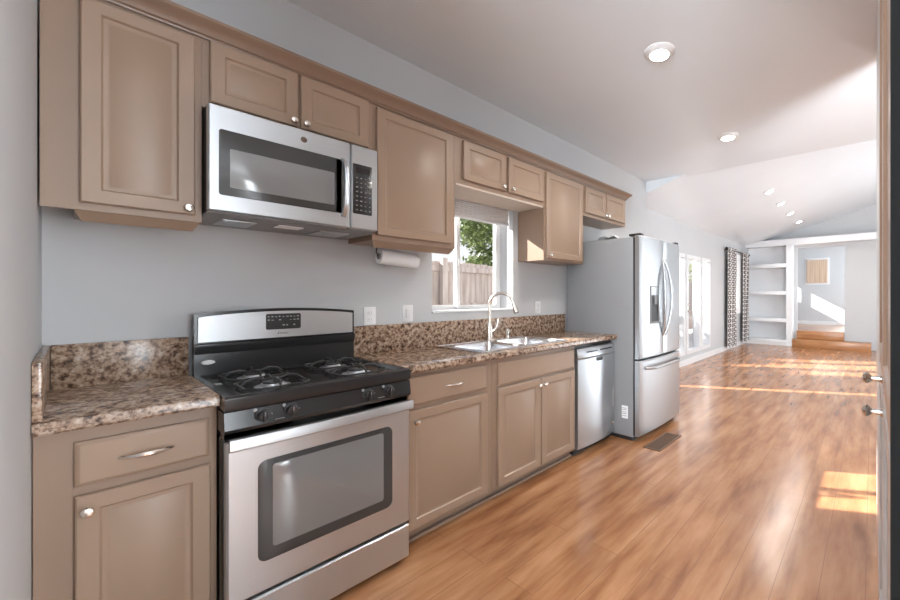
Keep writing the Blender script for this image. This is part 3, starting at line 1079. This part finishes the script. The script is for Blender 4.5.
MB().box(MX, MX+0.003, 0.806, 0.830, 1.735, 1.995).build('handle_recess', M_black, dm)
mb.build('handle', M_steel, dm)
# round badge at the top of the door
bd = MB().lathe((MX-0.001, 0.667, 2.048), (1, 0, 0), [(0.013, 0), (0.013, 0.002), (0.0115, 0.002)], 24).build('badge', M_mwframe, dm)
MB().lathe((MX+0.0009, 0.667, 2.048), (1, 0, 0), [(0.0105, 0), (0.0105, 0.0008)], 24).build('badge_ring', M_chrome, bd)
text_mesh('monogram', 'GE', 0.011, M_blackm, bd, (MX+0.0022, 0.6595, 2.0442), (0, 1, 0), (0, 0, 1), 0.0003)
pm = MB().rpanel(0.876, MY1, MZ0, MZ1, 0.008, [(0, MX-0.034), (0, MX-0.006), (0.005, MX)]).build('control_panel', M_steelh, mw)
kp = MB().rpanel(0.884, 0.980, 1.741, 1.998, 0.006, [(0, MX-0.002), (0, MX+0.002), (0.001, MX+0.0026)]).build('keypad', M_black, mw)
MB().rpanel(0.896, 0.968, 1.952, 1.982, 0.003, [(0, MX+0.001), (0, MX+0.0032)]).build('display', M_glassd, kp)
rr_ = random.Random(5)
for i in range(4):
    for j in range(8):
        y = 0.893+i*0.0215
        z = 1.752+j*0.0235
        MB().box(MX+0.002, MX+0.0034, y+0.002, y+0.017, z+0.004, z+0.016, 0.0005).build('button', M_mwframe, kp)
for i in range(4):
    for j in range(8):
        y = 0.893+i*0.0215
        z = 1.752+j*0.0235
        w_ = rr_.uniform(0.004, 0.010)
        MB().box(MX+0.0032, MX+0.0038, y+0.0095-w_/2, y+0.0095+w_/2, z+0.008, z+0.011).build('printed_mark', M_marks, kp)

# ================================================================== dishwasher
dw = thing('dishwasher', (0.3, 2.83, 0), 'stainless dishwasher between the sink cabinet and the fridge', 'dishwasher')
DY0, DY1 = 2.535, 3.105
MB().box(0.03, 0.575, DY0, DY1, 0.02, 0.912).build('body', M_blackm, dw)
mb = MB()
rings = []
for k in range(13):
    t = k/12
    y = DY0+0.006+(DY1-DY0-0.012)*t
    x = 0.615+0.022*(1-(2*t-1)**2)
    rings.append([(0.577, y, 0.058), (x-0.006, y, 0.058), (x, y, 0.064), (x, y, 0.785), (x-0.004, y, 0.793), (0.577, y, 0.793)])
mb.loops(rings)
dd = mb.build('door', M_steel, dw)
mb = MB()
rings = []
for k in range(13):
    t = k/12
    y = DY0+0.006+(DY1-DY0-0.012)*t
    x = 0.612+0.022*(1-(2*t-1)**2)
    rings.append([(0.577, y, 0.797), (x, y, 0.797), (x+0.004, y, 0.806), (x-0.010, y, 0.876), (x-0.016, y, 0.882), (0.577, y, 0.882)])
mb.loops(rings)
dc = mb.build('control_strip', M_steel, dw)
MB().box(0.612, 0.634, DY0+0.12, DY0+0.27, 0.842, 0.850, 0.002).build('vent_slot', M_blackm, dc)
MB().box(0.617, 0.634, DY0+0.31, DY0+0.50, 0.842, 0.852, 0.002).build('display', M_blackm, dc)
MB().rpanel(DY0+0.24, DY0+0.34, 0.756, 0.788, 0.014, [(0, 0.62), (0, 0.6385), (0.002, 0.639)]).build('finger_pull', M_blackm, dd)
MB().box(0.50, 0.565, DY0+.002, DY1-.002, 0.0, 0.056).build('kick_plate', M_blackm, dw)
MB().box(0.612, 0.6185, DY1-0.055, DY1-0.018, 0.30, 0.46, 0.002).build('label', M_label, dd)
MB().lathe((0.600, DY1-0.03, 0.150), (1, 0, 0), [(0.02, 0), (0.02, 0.02), (0.01, 0.028)], 14).build('corner_cap', M_chrome, dw)

# ================================================================== fridge
fg = thing('refrigerator', (0.45, 3.6, 0), 'tall stainless french door refrigerator with grey sides', 'refrigerator')
GY0, GY1 = 3.125, 4.05
MB().box(0.04, 0.80, GY0, GY1, 0.035, 1.850, 0.006).build('body', M_fside, fg)
MB().box(0.80, 0.817, GY0+0.006, GY1-0.006, 0.05, 1.845).build('door_gasket', M_blackm, fg)
MB().box(0.50, 0.79, GY0+0.012, GY1-0.012, 0.0, 0.034).build('base_grille', M_blackm, fg)


def curved_front(y0, y1, z0, z1, yc, half, xb, xs, bulge, n=10, r=0.012):
    mb = MB()
    rings = []
    for k in range(n+1):
        t = k/n
        y = y0+(y1-y0)*t
        x = xs+bulge*(1-((y-yc)/half)**2)
        if k in (0, n): x -= r*0.7
        rings.append([(xb, y, z0), (x-r, y, z0), (x, y, z0+r), (x, y, z1-r), (x-r, y, z1), (xb, y, z1)])
    mb.loops(rings)
    return mb


YC, HF = (GY0+GY1)/2, (GY1-GY0)/2
dl = curved_front(GY0+.002, YC-.003, 0.745, 1.862, YC, HF, 0.818, 0.868, 0.022).build('door', M_steel, fg)
dr2 = curved_front(YC+.003, GY1-.002, 0.745, 1.862, YC, HF, 0.818, 0.868, 0.022).build('door', M_steel, fg)
dz = curved_front(GY0+.002, GY1-.002, 0.05, 0.728, YC, HF, 0.818, 0.868, 0.022, 16).build('freezer_drawer', M_steel, fg)
for d_, y in ((dl, YC-0.045), (dr2, YC+0.045)):
    pts = []
    rad = []
    sg = -1 if d_ is dl else 1
    for k in range(17):
        t = k/16
        s_ = math.sin(PI*t)
        pts.append((0.884+0.058*s_**0.7, y+sg*0.055*s_-sg*0.02, 0.93+0.74*t))
        rad.append(0.014+0.004*s_)
    MB().tube(pts, rad, 12).build('handle', M_steel, d_)
pts = []
for k in range(15):
    t = k/14
    y = GY0+0.09+(GY1-GY0-0.18)*t
    x = 0.872+0.022*(1-((y-YC)/HF)**2)
    e_ = min(t, 1-t)
    pts.append((x+0.045*min(1, e_*9)**0.6, y, 0.655))
MB().tube(pts, 0.014, 12).build('handle', M_steel, dz)
# ice and water dispenser
wd = MB().rpanel(3.300, 3.480, 1.055, 1.408, 0.01, [(0, 0.86), (0, 0.886), (0.004, 0.889)]).build('water_dispenser', M_greyp, dl)
MB().rpanel(3.318, 3.462, 1.075, 1.315, 0.01, [(0, 0.86), (0, 0.8898), (0.002, 0.890)]).build('dispenser_recess', M_blackm, wd)
MB().rpanel(3.312, 3.468, 1.325, 1.398, 0.006, [(0, 0.86), (0, 0.8905)]).build('dispenser_display', M_steel, wd)
MB().box(0.889, 0.905, 3.365, 3.415, 1.235, 1.318, 0.004).build('dispenser_paddle', M_greyp, wd)
for y in (GY0+0.03, GY1-0.09):
    MB().box(0.74, 0.862, y, y+0.06, 1.8625, 1.884, 0.005).build('hinge_cover', M_blackm, fg)
MB().box(0.685, 0.748, GY0-0.002, GY0+0.001, 0.195, 0.31).build('label', M_label, fg)
mb = MB()
for z in (0.215, 0.235, 0.25, 0.27, 0.285):
    mb.box(0.69, 0.735, GY0-0.0026, GY0-0.0019, z, z+0.006)
mb.build('label_print', M_marks, fg)
# crumpled white sheet on top of the fridge
mb = MB()
n = 9
pv = []
pf = []
for i in range(n):
    for j in range(n):
        pv.append((0.40+0.22*i/8, 3.135+0.22*j/8, 1.8515+0.012+0.020*abs(math.sin(i*0.6+j*0.45))*(1 if 0 < i < 8 else .4)-0.011*(1 if i in (0, 8) else 0)))
for i in range(n-1):
    for j in range(n-1):
        pf.append((i*n+j, (i+1)*n+j, (i+1)*n+j+1, i*n+j+1))
mb.add(pv, pf)
tag(mb.build('paper_sheet', M_label), 'crumpled white sheet of paper lying on top of the refrigerator', 'paper')

# ================================================================== small wall things


def outlet(y, z, label, switch=False):
    o = thing('switch_plate' if switch else 'outlet_plate', (0.001, y, z), label, 'switch' if switch else 'outlet')
    MB().rpanel(y-0.038, y+0.038, z-0.058, z+0.058, 0.006, [(0, 0.0005), (0, 0.004), (0.003, 0.006)]).build('plate', M_white, o)
    if switch:
        MB().box(0.006, 0.011, y-0.016, y+0.016, z-0.032, z+0.032, 0.002).build('rocker', M_white, o)
    else:
        for dz_ in (-0.021, 0.021):
            s_ = MB().rpanel(y-0.017, y+0.017, z+dz_-0.015, z+dz_+0.015, 0.010, [(0, 0.004), (0, 0.0072), (0.001, 0.0076)]).build('socket', M_white, o)
            mb = MB()
            mb.box(0.0075, 0.0078, y-0.008, y-0.006, z+dz_-0.003, z+dz_+0.007)
            mb.box(0.0075, 0.0078, y+0.006, y+0.008, z+dz_-0.003, z+dz_+0.007)
            mb.build('slot', M_greyp, s_)
    return o


outlet(1.158, 1.189, 'white wall outlet nearest the range')
outlet(1.413, 1.197, 'white rocker switch plate left of the sink window', True)
outlet(2.725, 1.205, 'white wall outlet between the sink window and the fridge')

# paper towel roll on its black hook
ph = thing('paper_towel_holder', (0.13, 1.15, 1.63), 'thin black wire towel holder under the cabinet', 'towel holder')
mb = MB()
mb.tube([(0.13, 1.140, 1.629), (0.13, 1.140, 1.60), (0.13, 1.138, 1.585), (0.13, 1.148, 1.562), (0.13, 1.165, 1.560), (0.13, 1.41, 1.540), (0.13, 1.425, 1.544)], 0.0042, 8)
mb.build('wire', M_blackm, ph)
MB().box(0.10, 0.16, 1.125, 1.155, 1.6262, 1.6298).build('bracket', M_blackm, ph)
pt = thing('paper_towel_roll', (0.13, 1.28, 1.55), 'slim white paper towel roll hanging under the wall cabinet left of the sink window', 'paper towel')
ax = (0, 0.25, -0.02)
MB().lathe((0.13, 1.155, 1.560), ax, [(0.020, 0.002), (0.046, 0), (0.046, 0.245), (0.020, 0.243)], 24).build('roll', M_paper, pt)
MB().lathe((0.13, 1.150, 1.5604), ax, [(0.013, 0.003), (0.019, 0.0), (0.019, 0.008)], 18).build('core', M_greyp, pt)

# ================================================================== recessed lights


def downlight(x, y, z, nrm, r, label, power, grp):
    n_ = Vector(nrm).normalized()
    t = thing('recessed_light', (x, y, z), label, 'ceiling light', grp)
    MB().lathe((x, y, z), n_, [(r*1.06, 0), (r*1.06, 0.004), (r*0.98, 0.009), (r*0.70, 0.024), (r*0.66, 0.024)], 32).build('trim_ring', M_trim, t)
    MB().lathe((x, y, z), n_, [(r*0.64, 0.021), (r*0.64, 0.026), (r*0.4, 0.028)], 28).build('lens', M_lamp, t)
    d = bpy.data.lights.new('lamp', 'SPOT')
    d.energy = power
    d.color = (1.0, 0.95, 0.88)
    d.spot_size = math.radians(150)
    d.spot_blend = 0.6
    d.shadow_soft_size = 0.07
    o = bpy.data.objects.new('lamp', d)
    COL.objects.link(o)
    o.parent = t
    o.location = n_*0.05
    o.rotation_euler = n_.to_track_quat('-Z', 'Y').to_euler()


KG = 'recessed lights in the kitchen ceiling'
downlight(1.40, 2.38, ZK, (0, 0, -1), 0.095, 'bright recessed ceiling light nearest the camera, over the kitchen', 30, KG)
downlight(1.36, 4.06, ZK, (0, 0, -1), 0.095, 'recessed ceiling light in the flat ceiling near the fridge', 30, KG)
LG = 'recessed lights in the vaulted ceiling'
for y, nm in ((7.26, 'nearest the kitchen'), (8.34, 'second from the kitchen'), (9.45, 'third from the kitchen'), (10.66, 'closest to the far wall')):
    downlight(1.12, y, vz(1.12)-0.001, (0.29, 0, -1), 0.085, 'small recessed light in the vaulted ceiling, '+nm, 18, LG)

# ================================================================== floor register
fr2 = thing('floor_register', (1.01, 3.29, 0), 'brown metal floor register in front of the refrigerator', 'vent')
MB().frame(3.06, 3.53, 0.935, 1.09, 0.015, 0, 0.006)
mb = MB()
mb.box(0.935, 1.09, 3.06, 3.075, 0.0005, 0.006)
mb.box(0.935, 1.09, 3.515, 3.53, 0.0005, 0.006)
mb.box(0.935, 0.952, 3.075, 3.515, 0.0005, 0.006)
mb.box(1.073, 1.09, 3.075, 3.515, 0.0005, 0.006)
mb.build('frame', M_vent, fr2)
mb = MB()
for k in range(22):
    mb.box(0.952, 1.073, 3.08+k*0.02, 3.09+k*0.02, 0.0005, 0.005)
mb.build('slat', M_vent, fr2)
MB().box(0.952, 1.073, 3.075, 3.515, 0.0003, 0.001).build('duct_shade', M_dark, fr2)  # near-black sheet stands for the shade below the slats

# ================================================================== curtains
rodx = XW+0.10
cr = thing('curtain_rod', (rodx, 10.45, 2.42), 'dark curtain rod over the window near the far shelves', 'curtain rod')
MB().tube([(rodx, 9.45, 2.42), (rodx, 11.42, 2.42)], 0.014, 10).build('rod', M_rod, cr)
for y, s_ in ((9.45, -1), (11.42, 1)):
    MB().lathe((rodx, y, 2.42), (0, s_, 0), [(0.014, 0), (0.03, 0.015), (0.034, 0.04), (0.02, 0.065)], 14).build('finial', M_rod, cr)
for y in (9.56, 11.36):
    MB().tube([(XW+0.001, y, 2.40), (rodx, y, 2.405)], 0.01, 8).build('bracket', M_rod, cr)


def curtain(y0, y1, folds, label):
    mb = MB()
    nu, nv = folds*10, 24
    vs = []
    uv = []
    width = (y1-y0)*1.55
    for j in range(nv+1):
        z = 0.09+(2.45-0.09)*j/nv
        for i in range(nu+1):
            t = i/nu
            amp = 0.045+0.010*math.sin(j*0.3+i)
            w_ = 0.96+0.04*math.cos(j/nv*PI)
            yc = (y0+y1)/2
            vs.append((rodx+amp*math.sin(2*PI*folds*t), yc+(y0-yc+(y1-y0)*t)*w_, z))
            uv.append((width*t, z))
    fs = [(j*(nu+1)+i, j*(nu+1)+i+1, (j+1)*(nu+1)+i+1, (j+1)*(nu+1)+i) for j in range(nv) for i in range(nu)]
    # thickness: second skin slightly behind
    k = len(vs)
    vs2 = [(a-0.003, b, c) for a, b, c in vs]
    fs2 = [tuple(q+k for q in reversed(f)) for f in fs]
    edge = []
    mb.add(vs+vs2, fs+fs2)
    o = mb.build('curtain', M_curtain, None, True, uv+uv)
    return tag(o, label, 'curtain', 'patterned curtains on the rod')


curtain(9.50, 10.20, 4, 'dark lattice patterned curtain panel nearer the glass doors')
curtain(10.88, 11.38, 4, 'dark lattice patterned curtain panel next to the white shelves')
mb = MB()
vs = []
nu = 40
for z in (0.85, 2.38):
    for i in range(nu+1):
        vs.append((XW+0.020+0.005*math.sin(i*1.3), 9.9+1.1*i/nu, z))
mb.add(vs, [(i, i+1, nu+2+i, nu+1+i) for i in range(nu)])
tag(mb.build('sheer_curtain', M_sheer, None, True), 'white sheer hanging behind the two patterned curtain panels', 'curtain')

# ================================================================== pantry at the right edge
pn = thing('pantry_cabinet', (2.8, 1.25, 0), 'tall brown pantry cabinet seen edge-on at the right edge', 'cabinet')
PX = 2.5225
PY0, PY1 = 0.78, 2.055
MB().box(PX+0.022, 3.05, PY0+0.012, PY1, 0.08, ZK-0.01, 0.003).build('body', M_pantry, pn)
MB().box(PX-0.0005, 3.05, PY0-0.004, PY0+0.0115, 0.0, ZK-0.01).build('end_panel', M_dark, pn)  # shade at the near end put into the panel's near-black colour
MB().box(PX+0.06, 3.03, PY0+0.012, PY1, 0.0, 0.079).build('toe_kick', M_toe, pn)


def mdoor(y0, y1, z0, z1, m):
    """door facing -x"""
    mb = MB()
    st_ = 0.06
    pr = [(0, PX+0.021), (0, PX+0.004), (0.004, PX), (st_, PX), (st_+0.006, PX+0.008), (st_+0.02, PX+0.009)]
    rings = [[(x, y0+i, z0+i), (x, y1-i, z0+i), (x, y1-i, z1-i), (x, y0+i, z1-i)] for i, x in pr]
    mb.loops(rings)
    return mb.build('door', m, pn)


yc = 1.40
for (a, b, c, d, m, ky, kz) in ((PY0+0.014, yc-0.004, 1.07, 2.80, M_pantry, None, None), (yc+0.004, PY1-0.01, 1.07, 2.80, M_pantry, 1.45, 1.077),
                              (PY0+0.014, yc-0.004, 0.09, 1.05, M_pantryl, None, None), (yc+0.004, PY1-0.01, 0.09, 1.05, M_pantryl, 1.43, 0.985)):
    o = mdoor(a, b, c, d, m)
    if ky:
        MB().lathe((PX, ky, kz), (-1, 0, 0), [(0.014, 0), (0.009, 0.005), (0.007, 0.024), (0.015, 0.031), (0.017, 0.038), (0.010, 0.046)], 16).build('knob', M_chrome, o)
